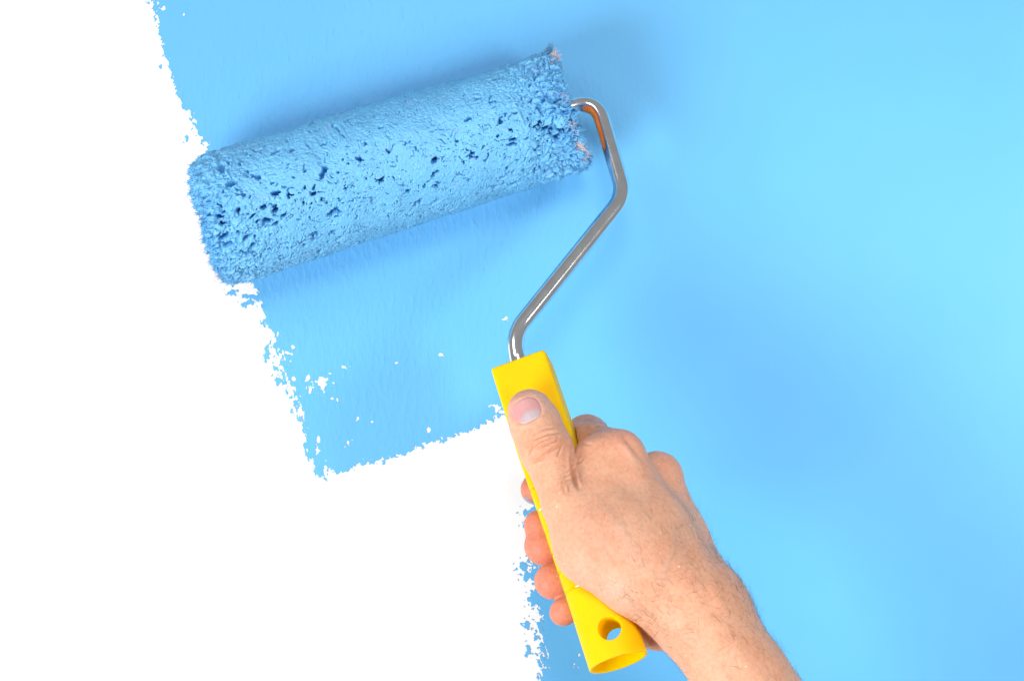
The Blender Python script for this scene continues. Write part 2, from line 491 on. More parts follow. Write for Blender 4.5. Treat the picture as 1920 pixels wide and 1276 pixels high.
        pit_px(px, py, a_, b_, dep, ang)
    h = np.clip(h, -7.0, 1.6)
    # rounded, ragged ends
    R = R0 + h
    R -= 3.4 * np.exp(-s / 2.6) + 0.9 * np.exp(-(RLEN - s) / 1.2)
    ends = np.zeros_like(s)
    rag = fbm(cx / 3.5, cy / 3.5, 2.2, 3)
    ends -= np.exp(-s / 8.0) * (1.8 * np.maximum(0, np.cos(th)) - 2.0 * np.sin(th) * (np.sin(th) < 0) + 0.6)
    ends -= np.exp(-s / 5.0) * (2.4 * rag + 0.9 * fbm(cx / 1.2, cy / 1.2, 6.2, 2) + 0.6)
    ends += np.exp(-(RLEN - s) / 7.0) * (1.6 * fbm(cx / 3.0, cy / 3.0, 8.2, 3) + 0.4)
    ss = s + ends
    P = RL[None, None] + ss[..., None] * RAX + (R * np.cos(th))[..., None] * RN + (R * np.sin(th))[..., None] * RT
    # end faces: fluffy annulus going in to the core
    rings = [P.reshape(-1, 3)]
    def ring(side, fr, depth):
        i = 0 if side < 0 else NS - 1
        sh = ss[i] - side * depth + (0.8 * fbm(cx[0] / 2.2, cy[0] / 2.2, fr * 9 + side, 3))
        rr = R[i] * fr + 17.5 * (1 - fr)
        return RL[None] + sh[:, None] * RAX + (rr * np.cos(th[0]))[:, None] * RN + (rr * np.sin(th[0]))[:, None] * RT
    seq_l = [ring(-1, f, d) for f, d in ((0.93, -0.2), (0.8, -0.2), (0.6, 0.3), (0.3, 1.2), (0.0, 3.0), (0.0, 8.0))]
    seq_r = [ring(1, f, d) for f, d in ((0.93, -0.5), (0.8, -0.3), (0.6, 0.3), (0.3, 1.2), (0.0, 3.0), (0.0, 8.0))]
    base = NS * NC
    V = np.concatenate(rings + seq_l + seq_r)
    idx = np.arange(NS * NC).reshape(NS, NC)
    F = [np.stack([idx[:-1], np.roll(idx[:-1], -1, 1), np.roll(idx[1:], -1, 1), idx[1:]], -1).reshape(-1, 4)]
    def stitch(a, b, flip):
        q = np.stack([a, b, np.roll(b, -1), np.roll(a, -1)], -1)
        F.append(q[:, ::-1] if flip else q)
    prev = idx[0]
    for k in range(6):
        cur = base + k * NC + np.arange(NC); stitch(prev, cur, False); prev = cur
    prev = idx[-1]
    for k in range(6, 12):
        cur = base + k * NC + np.arange(NC); stitch(prev, cur, True); prev = cur
    V[:, 1] = np.minimum(V[:, 1], -0.5)                 # pressed flat where it touches the wall
    # colour: paint, with a few thin places where pinkish fibre shows through
    x = V - RL
    t = 0.5 + 0.5 * fbm(V[:, 0] / 9, V[:, 1] / 9, V[:, 2] / 9, 3)
    col = np.array([0.155, 0.485, 0.81]) * (0.93 + 0.14 * np.clip(t, 0, 1)[:, None])
    pk = sstep(0.55, 0.95, fbm(V[:, 0] / 15 + 3, V[:, 1] / 15, V[:, 2] / 6, 3)) * sstep(-0.1, 0.5, noise(V[:, 0] / 1.2, V[:, 1] / 1.2, V[:, 2] / 2.5))
    col = col * (1 - 0.45 * pk[:, None]) + np.array([0.55, 0.42, 0.72]) * 0.45 * pk[:, None]
    o = mesh_object('roller_sleeve', V, np.concatenate(F), M_NAP, roller, attrs={'tint': col})
    return o, P, ss, th
sleeve, SP, SS_, STH = build_sleeve()
sleeve['label'] = 'fluffy roller sleeve soaked with sky blue paint'

def strands(items, seg=3):
    """items: (base, dir, length, radius, bend vector, colour) -> one mesh of tapered three-sided strands"""
    V, F, Cc = [], [], []
    for b, d, L, r, bend, col in items:
        d = unit(d); a = unit(np.cross(d, [0.31, 0.77, 0.55])); e = np.cross(d, a)
        i0 = len(V)
        for k in range(seg + 1):
            t = k / seg
            c = b + d * L * t + bend * (L * t * t)
            rr = r * (1 - 0.85 * t)
            for m in range(3):
                an = m * 2.094
                V.append(c + a * math.cos(an) * rr + e * math.sin(an) * rr); Cc.append(col)
        for k in range(seg):
            for m in range(3):
                p = i0 + k * 3 + m; q = i0 + k * 3 + (m + 1) % 3
                F.append((p, q, q + 3, p + 3))
    return np.array(V), np.array(F), np.array(Cc, np.float32)

def build_fibres():
    rnd = random.Random(3); items = []
    NS, NC = SP.shape[:2]
    def col():
        k = rnd.uniform(0.85, 1.15)
        return (0.155 * k, 0.485 * k, min(0.92, 0.81 * k))
    for _ in range(5200):
        i, j = rnd.randrange(2, NS - 2), rnd.randrange(NC)
        th = STH[i, j]
        if math.cos(th) < -0.75: continue
        nrm = RN * math.cos(th) + RT * math.sin(th); tan = -RN * math.sin(th) + RT * math.cos(th)
        an = rnd.gauss(0.3, 0.5)
        d = RAX * math.cos(an) + tan * math.sin(an)
        if rnd.random() < 0.5: d = -d
        items.append((SP[i, j] - nrm * 0.15, d + nrm * rnd.uniform(0.05, 0.30), rnd.uniform(0.9, 2.2), rnd.uniform(0.09, 0.17), -nrm * 0.12, col()))
    for side in (-1, 1):
        for _ in range(1500):
            j = rnd.randrange(NC)
            k = int(abs(rnd.gauss(0, 14 if side > 0 else 9)))
            i = k if side < 0 else NS - 1 - k
            th = STH[i, j]
            nrm = RN * math.cos(th) + RT * math.sin(th); tan = -RN * math.sin(th) + RT * math.cos(th)
            d = RAX * side * rnd.uniform(0.3, 1.0) + nrm * rnd.uniform(-0.1, 0.8) + tan * rnd.gauss(0, 0.45)
            items.append((SP[i, j] - nrm * 0.2, d, rnd.uniform(1.0, 2.8 if side > 0 else 2.6), rnd.uniform(0.12, 0.28), nrm * rnd.uniform(-0.3, 0.2) + tan * rnd.gauss(0, 0.3), col()))
    # dry pinkish-white tufts at the right end, and a few specks at the left end
    def tuft(px, py, d, n, L, c, side=1):
        p0 = at(px, py, d)
        for _ in range(n):
            b = p0 + np.array([rnd.gauss(0, 0.9), rnd.gauss(0, 1.2), rnd.gauss(0, 1.3)])
            dr = RAX * side * rnd.uniform(0.5, 1) + RT * rnd.gauss(0.1, 0.5) + RN * rnd.gauss(0.1, 0.4)
            k = rnd.uniform(0.9, 1.08)
            items.append((b, dr, L * rnd.uniform(0.5, 1.1), rnd.uniform(0.09, 0.16), RT * rnd.gauss(0, 0.3), tuple(min(0.95, q * k) for q in c)))
    tuft(1036, 110, 35, 110, 2.8, (0.84, 0.68, 0.66)); tuft(1039, 124, 37, 90, 2.6, (0.85, 0.62, 0.62))
    tuft(1087, 273, 41, 80, 2.6, (0.84, 0.66, 0.62)); tuft(1095, 290, 38, 50, 2.2, (0.66, 0.55, 0.58))
    tuft(1058, 190, 47, 34, 1.8, (0.7, 0.62, 0.68)); tuft(1072, 236, 47, 34, 1.8, (0.72, 0.6, 0.64))
    tuft(396, 487, 34, 16, 2.2, (0.8, 0.5, 0.45), -1); tuft(412, 518, 30, 18, 2.2, (0.85, 0.62, 0.5), -1)
    tuft(1028, 98, 30, 90, 3.0, (0.12, 0.30, 0.50))
    tuft(1100, 300, 30, 60, 2.6, (0.08, 0.26, 0.5))
    V, F, C = strands(items)
    V[:, 1] = np.minimum(V[:, 1], -0.4)
    o = mesh_object('nap_fibres', V, F, M_FIBRE, sleeve, attrs={'tint': C})
    tag(o, kind='stuff')
build_fibres()

def disc_lathe(name, origin, axis, profile, mat, parent, n=48):
    axis = unit(axis); a = unit(np.cross(axis, [0.2, 0.9, 0.3])); b = np.cross(axis, a)
    V, F = [], []
    for (x, r) in profile:
        for k in range(n):
            an = 2 * math.pi * k / n
            V.append(origin + axis * x + (a * math.cos(an) + b * math.sin(an)) * r)
    for i in range(len(profile) - 1):
        for k in range(n):
            F.append((i * n + k, i * n + (k + 1) % n, (i + 1) * n + (k + 1) % n, (i + 1) * n + k))
    F.append(tuple(range(n - 1, -1, -1))); F.append(tuple((len(profile) - 1) * n + k for k in range(n)))
    return mesh_object(name, V, F, mat, parent)
disc_lathe('core_tube', RL, RAX, [(6, 17.4), (RLEN - 6, 17.4)], M_CORE, sleeve)
disc_lathe('end_cap', RL, RAX, [(RLEN - 7, 17.0), (RLEN - 1.2, 17.0), (RLEN - 0.6, 16.4), (RLEN - 0.6, 7.0), (RLEN + 0.8, 6.4), (RLEN + 1.4, 5.6), (RLEN + 1.4, 3.4)], M_CAP, sleeve)
disc_lathe('end_cap', RL, -RAX, [(-7, 17.0), (-1.8, 17.0), (-1.2, 16.0), (-1.2, 3.4)], M_CAP, sleeve)

# ------------------------------------------------------------------ rod
def smooth_path(pts, trims, n=12):
    out = [pts[0]]
    for i in range(1, len(pts) - 1):
        p0, p, p1 = pts[i - 1], pts[i], pts[i + 1]
        t = trims[i - 1]
        a = p + unit(p0 - p) * t; b = p + unit(p1 - p) * t
        for k in range(n + 1):
            f = k / n
            out.append(a * (1 - f) ** 2 + p * 2 * f * (1 - f) + b * f * f)
    out.append(pts[-1])
    return out
def tube(name, path, r, mat, parent, n=28):
    path = [np.asarray(p) for p in path]
    V, F = [], []
    up = np.array([0.1, -1, 0.2])
    for i, p in enumerate(path):
        t = unit(path[min(i + 1, len(path) - 1)] - path[max(i - 1, 0)])
        a = unit(up - t * np.dot(up, t)); up = a; b = np.cross(t, a)
        for k in range(n):
            an = 2 * math.pi * k / n
            V.append(p + (a * math.cos(an) + b * math.sin(an)) * r)
    for i in range(len(path) - 1):
        for k in range(n):
            F.append((i * n + k, i * n + (k + 1) % n, (i + 1) * n + (k + 1) % n, (i + 1) * n + k))
    F.append(tuple(range(n - 1, -1, -1))); F.append(tuple((len(path) - 1) * n + k for k in range(n)))
    return mesh_object(name, V, F, mat, parent)
ROD = [RL + RAX * (RLEN - 12), at(1118, 183, 25), at(1171, 367, 41), at(961, 628, 60), at(981, 716, 66)]
tube('bent_rod', smooth_path(ROD, [10.5, 6.5, 7.5]), 3.25, M_STEEL, roller)

# ------------------------------------------------------------------ handle
HA, HB = at(978.5, 686, 63), at(1160, 1241, 106)
HU = HB - HA; HLEN = np.linalg.norm(HU); HU = HU / HLEN
n0 = unit(np.array([0, -1, 0]) - HU * np.dot([0, -1, 0], HU))
w0 = np.cross(HU, n0)
if w0[0] < 0: w0 = -w0
rot = math.radians(-5)
HN = n0 * math.cos(rot) + w0 * math.sin(rot)
HW = unit(w0 - HN * np.dot(w0, HN))
def handle_dims(t):                    # t in mm along the axis -> half width, half depth, superellipse exponent
    f = np.clip(t / HLEN, 0, 1)
    hw = np.interp(f, [0, 0.3, 0.6, 1.0], [10.6, 10.9, 10.5, 10.7])
    hd = np.interp(f, [0, 0.3, 0.6, 1.0], [9.2, 10.0, 10.2, 10.5])
    ex = np.interp(f, [0, 0.25, 0.5, 0.75, 1.0], [16.0, 11.0, 4.5, 2.5, 2.05])
    return hw, hd, ex
def groove_positions():
    return [float(np.dot(at(x, y, d) - HA, HU)) for x, y, d in ((1052, 903, 85), (1064, 943, 88), (1077, 983, 91), (1089, 1021, 93), (1102, 1059, 95), (1114, 1098, 97))]
GROOVES = groove_positions()
def build_handle():
    N = 128
    ts = list(np.arange(0.9, HLEN - 0.3, 0.4))
    V, F = [], []
    th = np.linspace(0, 2 * math.pi, N, endpoint=False)
    def ring(t, shrink=0.0, fixed=None):
        hw, hd, ex = handle_dims(t if fixed is None else fixed)
        hw -= shrink; hd -= shrink
        c, s = np.cos(th), np.sin(th)
        x = np.sign(c) * np.abs(c) ** (2 / ex) * hw; y = np.sign(s) * np.abs(s) ** (2 / ex) * hd
        V.extend(HA + HU * t + HW * a + HN * b for a, b in zip(x, y))
    rows = [(0.0, 1.0), (0.0, 0.75), (0.22, 0.3), (0.55, 0.08)]
    for t in ts:
        g = sum(0.55 * math.exp(-((t - q) / 0.42) ** 4) for q in GROOVES)
        rows.append((t, g))
    rows += [(HLEN - 0.1, 0.03), (HLEN, 0.25), (HLEN, 0.9), (HLEN - 0.2, 1.25), (HLEN - 7.5, 1.7)]
    for t, g in rows: ring(t, g)
    nr = len(rows)
    for i in range(nr - 1):
        for k in range(N):
            F.append((i * N + k, (i + 1) * N + k, (i + 1) * N + (k + 1) % N, i * N + (k + 1) % N))
    F.append(tuple(range(N)))
    F.append(tuple((nr - 1) * N + k for k in range(N - 1, -1, -1)))
    return V, F
def build_handle_with_hole():
    V, F = build_handle()
    ob = mesh_object('handle', V, F, M_HANDLE, roller)
    import bmesh
    def clean(me):
        bm = bmesh.new(); bm.from_mesh(me); bmesh.ops.recalc_face_normals(bm, faces=bm.faces); bm.to_mesh(me); bm.free()
    clean(ob.data)
    # cutter for the hanging hole, with a slight flare at both mouths
    c0 = at(1141.5, 1177, 112)
    tt = float(np.dot(c0 - HA, HU)); cx = float(np.dot(c0 - HA, HW))
    o0 = HA + HU * tt + HW * (cx + 0.2)
    R = 3.95
    prof = [(-13, R + 2.6), (-10.7, R + 0.55), (-10.0, R + 0.15), (-9, R), (9, R), (10.0, R + 0.15), (10.7, R + 0.55), (13, R + 2.6)]
    cut = disc_lathe('cutter', o0, HN, prof, M_HANDLE, None, 56)
    clean(cut.data)
    md = ob.modifiers.new('hole', 'BOOLEAN'); md.object = cut; md.operation = 'DIFFERENCE'; md.solver = 'EXACT'
    dg = bpy.context.evaluated_depsgraph_get()
    me = bpy.data.meshes.new_from_object(ob.evaluated_get(dg))
    ob.modifiers.clear(); ob.data = me
    bpy.data.objects.remove(cut)
    me.polygons.foreach_set('use_smooth', np.ones(len(me.polygons), bool))
    me.set_sharp_from_angle(angle=math.radians(40))
    # the moulded inside of the hole and of the hollow end has a matt, unpolished finish
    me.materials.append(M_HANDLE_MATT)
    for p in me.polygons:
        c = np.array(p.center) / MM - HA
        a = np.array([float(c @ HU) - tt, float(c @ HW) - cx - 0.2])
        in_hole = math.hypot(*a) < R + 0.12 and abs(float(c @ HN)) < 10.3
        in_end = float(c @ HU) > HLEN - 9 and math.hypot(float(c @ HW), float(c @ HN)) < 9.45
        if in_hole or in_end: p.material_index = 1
    ob['label'] = 'yellow plastic handle with a hanging hole'
    return ob
handle = build_handle_with_hole()
def groove_fleck(px, py, d, length):
    c = at(px, py, d); t = float(np.dot(c - HA, HU)); x = float(np.dot(c - HA, HW))
    t = min(GROOVES, key=lambda g: abs(g - t))
    hw, hd, ex = handle_dims(t)
    hw -= 0.35; hd -= 0.35
    V, F, n = [], [], 9
    for k in range(n):
        xx = x + (k / (n - 1) - 0.5) * length
        y = hd * (1 - min(0.999, abs(xx / hw)) ** ex) ** (1 / ex)
        e = 0.34 * math.sin(math.pi * (0.12 + 0.76 * k / (n - 1)))
        for dt, dy in ((-e, 0.0), (0, 0.22), (e, 0.0)):
            V.append(HA + HU * (t + dt) + HW * xx + HN * (y + dy))
    for k in range(n - 1):
        for m in range(2): F.append((k * 3 + m, k * 3 + m + 1, k * 3 + m + 4, k * 3 + m + 3))
    mesh_object('white_mark', V, F, M_WALL, handle)  # plain white sliver lying in the nearest groove
groove_fleck(1092, 1117, 108, 3.4)
groove_fleck(1012, 961, 98, 1.6)

# ------------------------------------------------------------------ hand: one continuous skin grown from a distance field
def handle_sdf(P):
    q = P - HA.astype(np.float32)
    t = q @ HU.astype(np.float32); x = q @ HW.astype(np.float32); y = q @ HN.astype(np.float32)
    hw, hd, ex = handle_dims(t)
    ex = np.minimum(ex, 6.0)
    f = (np.abs(x / hw) ** ex + np.abs(y / hd) ** ex + 1e-9) ** (1 / ex)
    d = (f - 1) * np.minimum(hw, hd)
    return np.maximum(d, np.maximum(-t - 0.0, t - HLEN)).astype(np.float32)

def cp(px, py, d, r): return (at(px, py, d).astype(np.float32), np.float32(r * scale(d)))
def cone(P, a, b):
    (A, ra), (B, rb) = a, b
    ab = B - A; L2 = float(ab @ ab)
    t = np.clip(((P - A) @ ab) / L2, 0, 1)
    q = P - A - t[..., None] * ab
    return np.sqrt(np.einsum('...i,...i', q, q)) - (ra + (rb - ra) * t)
def smin(a, b, k):
    h = np.maximum(k - np.abs(a - b), 0) / k
    return np.minimum(a, b) - h * h * h * k / 6.0
def chain(P, pts, k):
    d = None
    for a, b in zip(pts[:-1], pts[1:]):
        c = cone(P, a, b)
        d = c if d is None else smin(d, c, k)
    return d
def ell(P, c, rad, ax):
    C = at(*c).astype(np.float32)
    q = (P - C) @ np.array(ax, np.float32).T
    r = np.array(rad, np.float32)
    k0 = np.sqrt(((q / r) ** 2).sum(-1)); k1 = np.sqrt(((q / (r * r)) ** 2).sum(-1)) + 1e-6
    return k0 * (k0 - 1) / k1

THUMB = [cp(994, 771, 90.5, 42), cp(1004, 796, 92, 46), cp(1025, 845, 96, 48), cp(1042, 888, 99, 42), cp(1066, 945, 103, 50)]
THUMB_BASE = [cp(1066, 945, 103, 50), cp(1116, 1022, 106, 71), cp(1190, 1088, 108, 60), cp(1308, 1146, 104, 76)]
INDEX = [cp(1160, 857, 92, 51), cp(1118, 838, 76, 42), cp(1100, 822, 57, 42), cp(1042, 868, 58, 36), cp(1004, 917, 68, 28)]
MIDDLE = [cp(1232, 894, 80, 47), cp(1190, 905, 62, 43), cp(1150, 922, 50, 41), cp(1062, 975, 65, 36), cp(1019, 1023, 77, 36)]
MIDDLE_B = [cp(1045, 968, 68, 30), cp(1011, 984, 76, 26), cp(1019, 1023, 77, 30)]
RING = [cp(1255, 965, 70, 42), cp(1170, 1010, 54, 40), cp(1088, 1055, 71, 35), cp(1037, 1090, 82, 35)]
PINKY = [cp(1255, 1045, 64, 38), cp(1190, 1085, 60, 36), cp(1112, 1115, 77, 31), cp(1056, 1146, 88, 26.5)]
META_I = [cp(1158, 860, 92, 50), cp(1225, 985, 98, 60), cp(1312, 1135, 102, 76)]
META_M = [cp(1232, 897, 80, 46), cp(1268, 1010, 87, 56), cp(1318, 1142, 92, 72)]
META_R = [cp(1255, 965, 70, 42), cp(1312, 1150, 82, 68)]
META_P = [cp(1255, 1045, 64, 38), cp(1270, 1120, 74, 48), cp(1300, 1165, 82, 62)]
FORE1 = [cp(1313, 1151, 108, 80), cp(1392, 1272, 110, 84), cp(1480, 1395, 108, 92), cp(1570, 1520, 106, 104)]
FORE2 = [cp(1313, 1151, 92, 80), cp(1392, 1272, 90, 83), cp(1480, 1395, 88, 94), cp(1570, 1520, 86, 106)]
HYPO = [cp(1233, 1170, 84, 49), cp(1232, 1130, 80, 50), cp(1245, 1060, 72, 46)]
WEB = [cp(1116, 862, 92, 42), cp(1122, 905, 97, 45), cp(1130, 945, 100, 52), cp(1168, 992, 104, 64), cp(1220, 1060, 107, 68)]

def hand_sdf(P):
    P = np.asarray(P, np.float32)
    pal = chain(P, META_I, 8)
    for c in (META_M, META_R, META_P): pal = smin(pal, chain(P, c, 8), 9)
    pal = smin(pal, chain(P, WEB, 8), 12)
    pal = smin(pal, chain(P, THUMB_BASE, 10), 12)
    fo = smin(chain(P, FORE1, 8), chain(P, FORE2, 8), 14)
    pal = smin(pal, fo, 14)
    pal = smin(pal, chain(P, HYPO, 8), 3.0)
    idx = chain(P, INDEX, 3.5)
    d = smin(pal, idx, 4.0)
    d = smin(d, chain(P, MIDDLE, 3.5), 4.0)
    d = smin(d, chain(P, MIDDLE_B, 2.5), 1.5)
    d = smin(d, chain(P, RING, 3.5), 1.2)
    d = smin(d, chain(P, PINKY, 3.5), 1.5)
    th = chain(P, THUMB, 4)
    d = smin(d, th, 2.2)
    # the grip closes on the handle: flesh is pressed flat against it
    hs = handle_sdf(P) - 0.15
    d = -smin(-d, hs, 0.8)
    return d

def surface_nets(f, lo, hi, h):
    n = np.ceil((hi - lo) / h).astype(int) + 1
    xs = [lo[i] + np.arange(n[i]) * h for i in range(3)]
    # coarse pass, then exact values only in a band round the skin
    K = 6; H = h * K
    nc = np.ceil((n - 1) / K).astype(int) + 1
    xc = [lo[i] + np.arange(nc[i]) * H for i in range(3)]
    Pc = np.stack(np.meshgrid(*xc, indexing='ij'), -1).astype(np.float32)
    vc = f(Pc)
    near = [np.minimum((np.arange(n[i]) + K // 2) // K, nc[i] - 1) for i in range(3)]
    vol = vc[np.ix_(*near)].copy()
    band = np.argwhere(np.abs(vol) < H * 1.35)
    for i in range(0, len(band), 400000):
        q = band[i:i + 400000]
        vol[q[:, 0], q[:, 1], q[:, 2]] = f((lo + q * h).astype(np.float32))
    for ax in range(3):                            # closed where the field leaves the box
        for e in (0, -1):
            sl = [slice(None)] * 3; sl[ax] = e
            vol[tuple(sl)] = np.maximum(vol[tuple(sl)], 0.5)
    ins = vol < 0
    cells = np.zeros(n - 1, bool); cnt = np.zeros(n - 1, np.uint8)
    for dx in (0, 1):
        for dy in (0, 1):
            for dz in (0, 1):
                cnt += ins[dx:n[0] - 1 + dx, dy:n[1] - 1 + dy, dz:n[2] - 1 + dz]
    cells = (cnt > 0) & (cnt < 8)
    ci = np.argwhere(cells)
    vid = -np.ones(n - 1, np.int64); vid[cells] = np.arange(len(ci))
    acc = np.zeros((len(ci), 3)); num = np.zeros(len(ci))
    for ax in range(3):
        for o1 in (0, 1):
            for o2 in (0, 1):
                off = np.zeros(3, int); others = [k for k in range(3) if k != ax]
                off[others[0]], off[others[1]] = o1, o2
                a = ci + off; b = a.copy(); b[:, ax] += 1
                va = vol[a[:, 0], a[:, 1], a[:, 2]]; vb = vol[b[:, 0], b[:, 1], b[:, 2]]
                m = (va < 0) != (vb < 0)
                t = np.where(m, va / np.where(m, va - vb, 1), 0)
                p = a.astype(float); p[:, ax] += t
                acc[m] += p[m]; num[m] += 1
    V = lo + acc / num[:, None] * h
    F = []
    for ax in range(3):
        o = [k for k in range(3) if k != ax]
        sl_a = [slice(None)] * 3; sl_b = [slice(None)] * 3
        sl_a[ax] = slice(0, n[ax] - 1); sl_b[ax] = slice(1, n[ax])
        A, B = ins[tuple(sl_a)], ins[tuple(sl_b)]
        e = np.argwhere(A != B)
        e = e[(e[:, o[0]] > 0) & (e[:, o[1]] > 0) & (e[:, o[0]] < n[o[0]] - 1) & (e[:, o[1]] < n[o[1]] - 1)]
        q = []
        for s1, s2 in ((0, 0), (1, 0), (1, 1), (0, 1)):
            c = e.copy(); c[:, o[0]] -= s1; c[:, o[1]] -= s2
            q.append(vid[c[:, 0], c[:, 1], c[:, 2]])
        q = np.stack(q, -1)
        out = A[e[:, 0], e[:, 1], e[:, 2]]
        if ax == 1: out = ~out
        q[~out] = q[~out][:, ::-1]
        F.append(q)
    return V, np.concatenate(F)

def grad(f, P, e=0.12):
    P = np.asarray(P, np.float32)
    g = np.stack([f(P + np.eye(3, dtype=np.float32)[i] * e) - f(P - np.eye(3, dtype=np.float32)[i] * e) for i in range(3)], -1)
    return g / (np.linalg.norm(g, axis=-1, keepdims=True) + 1e-9)

def poly_dist(px, py, pts):
    """distance in px to a polyline and the running parameter 0..1 along it"""
    best = np.full(px.shape, 1e9); par = np.zeros(px.shape)
    L = [math.hypot(b[0] - a[0], b[1] - a[1]) for a, b in zip(pts[:-1], pts[1:])]
    tot = sum(L); run = 0
    for (a, b), l in zip(zip(pts[:-1], pts[1:]), L):
        t = np.clip(((px - a[0]) * (b[0] - a[0]) + (py - a[1]) * (b[1] - a[1])) / (l * l), 0, 1)
        d = np.hypot(px - a[0] - t * (b[0] - a[0]), py - a[1] - t * (b[1] - a[1]))
        m = d < best
        best[m] = d[m]; par[m] = ((run + t * l) / tot)[m]
        run += l
    return best, par

# folds of the skin: (points traced along the fold, half width px, depth mm)
FOLDS = [
    ([(990, 852), (999, 838), (1011, 828), (1022, 823)], 2.0, 0.42),
    ([(1004, 823), (1019, 815), (1032, 812), (1051, 810)], 2.0, 0.36),
    ([(994, 868), (1012, 860), (1029, 845), (1045, 837), (1063, 828)], 2.1, 0.45),
    ([(1019, 835), (1032, 828), (1044, 825), (1048, 818)], 1.9, 0.34),
    ([(1045, 854), (1055, 834)], 1.8, 0.30),
    ([(1005, 842), (1016, 835), (1028, 831)], 1.8, 0.22),
    ([(1010, 806), (1024, 802), (1040, 801)], 1.8, 0.14),
    ([(1085, 915), (1078, 901), (1075, 885), (1073, 865), (1075, 835)], 3.0, 0.9),
    ([(1053, 916), (1055, 903), (1062, 893), (1073, 887)], 2.2, 0.24),
    ([(1058, 924), (1058, 911), (1063, 900), (1073, 895)], 2.2, 0.25),
    ([(1067, 921), (1067, 909), (1073, 901)], 2.2, 0.2),
    ([(1046, 908), (1050, 896), (1060, 884), (1072, 878)], 2.0, 0.22),
    ([(1076, 850), (1080, 838), (1090, 832), (1108, 832)], 2.2, 0.26),
    ([(1076, 822), (1086, 806), (1100, 800), (1122, 800), (1146, 803)], 3.0, 0.5),
    ([(1077, 880), (1082, 868), (1094, 860)], 2.0, 0.25),
    ([(1168, 815), (1182, 832), (1196, 850), (1208, 862)], 5.0, 0.6),
    ([(1176, 1152), (1196, 1172), (1216, 1196), (1240, 1216)], 3.0, 0.5),
    ([(1210, 1172), (1222, 1190), (1236, 1204)], 2.4, 0.5),
    ([(1180, 1120), (1205, 1148), (1228, 1180)], 7.0, 0.35),
    ([(1230, 1140), (1262, 1150), (1300, 1142)], 8.0, 0.25),
]
RIDGES = [                                        # tendons and veins
    ([(1182, 862), (1215, 925), (1262, 1020), (1310, 1110)], 18, 0.3),
    ([(1248, 880), (1278, 950), (1312, 1030), (1350, 1100)], 12, 0.35),
    ([(1205, 890), (1240, 905), (1262, 940), (1285, 985)], 6, 0.3),
    ([(1120, 930), (1165, 985), (1200, 1050), (1245, 1095)], 9, 0.12),
    ([(1290, 1110), (1340, 1180), (1400, 1250), (1440, 1300)], 16, 0.4),
    ([(1238, 1090), (1260, 1040), (1268, 990)], 5, 0.15),
    ([(1300, 1200), (1350, 1250), (1390, 1300)], 8, 0.3),
]
NAIL_C, NAIL_AX = (986.5, 769.0), unit([-0.43, -0.903])     # centre and pointing direction of the thumb nail
NAIL_W, NAIL_L = 29.5, 23.0
def nail_q(px, py):
    ax = NAIL_AX; sx = np.array([-ax[1], ax[0]])
    a = (px - NAIL_C[0]) * ax[0] + (py - NAIL_C[1]) * ax[1]
    b = (px - NAIL_C[0]) * sx[0] + (py - NAIL_C[1]) * sx[1]
    return a / NAIL_L, b / NAIL_W

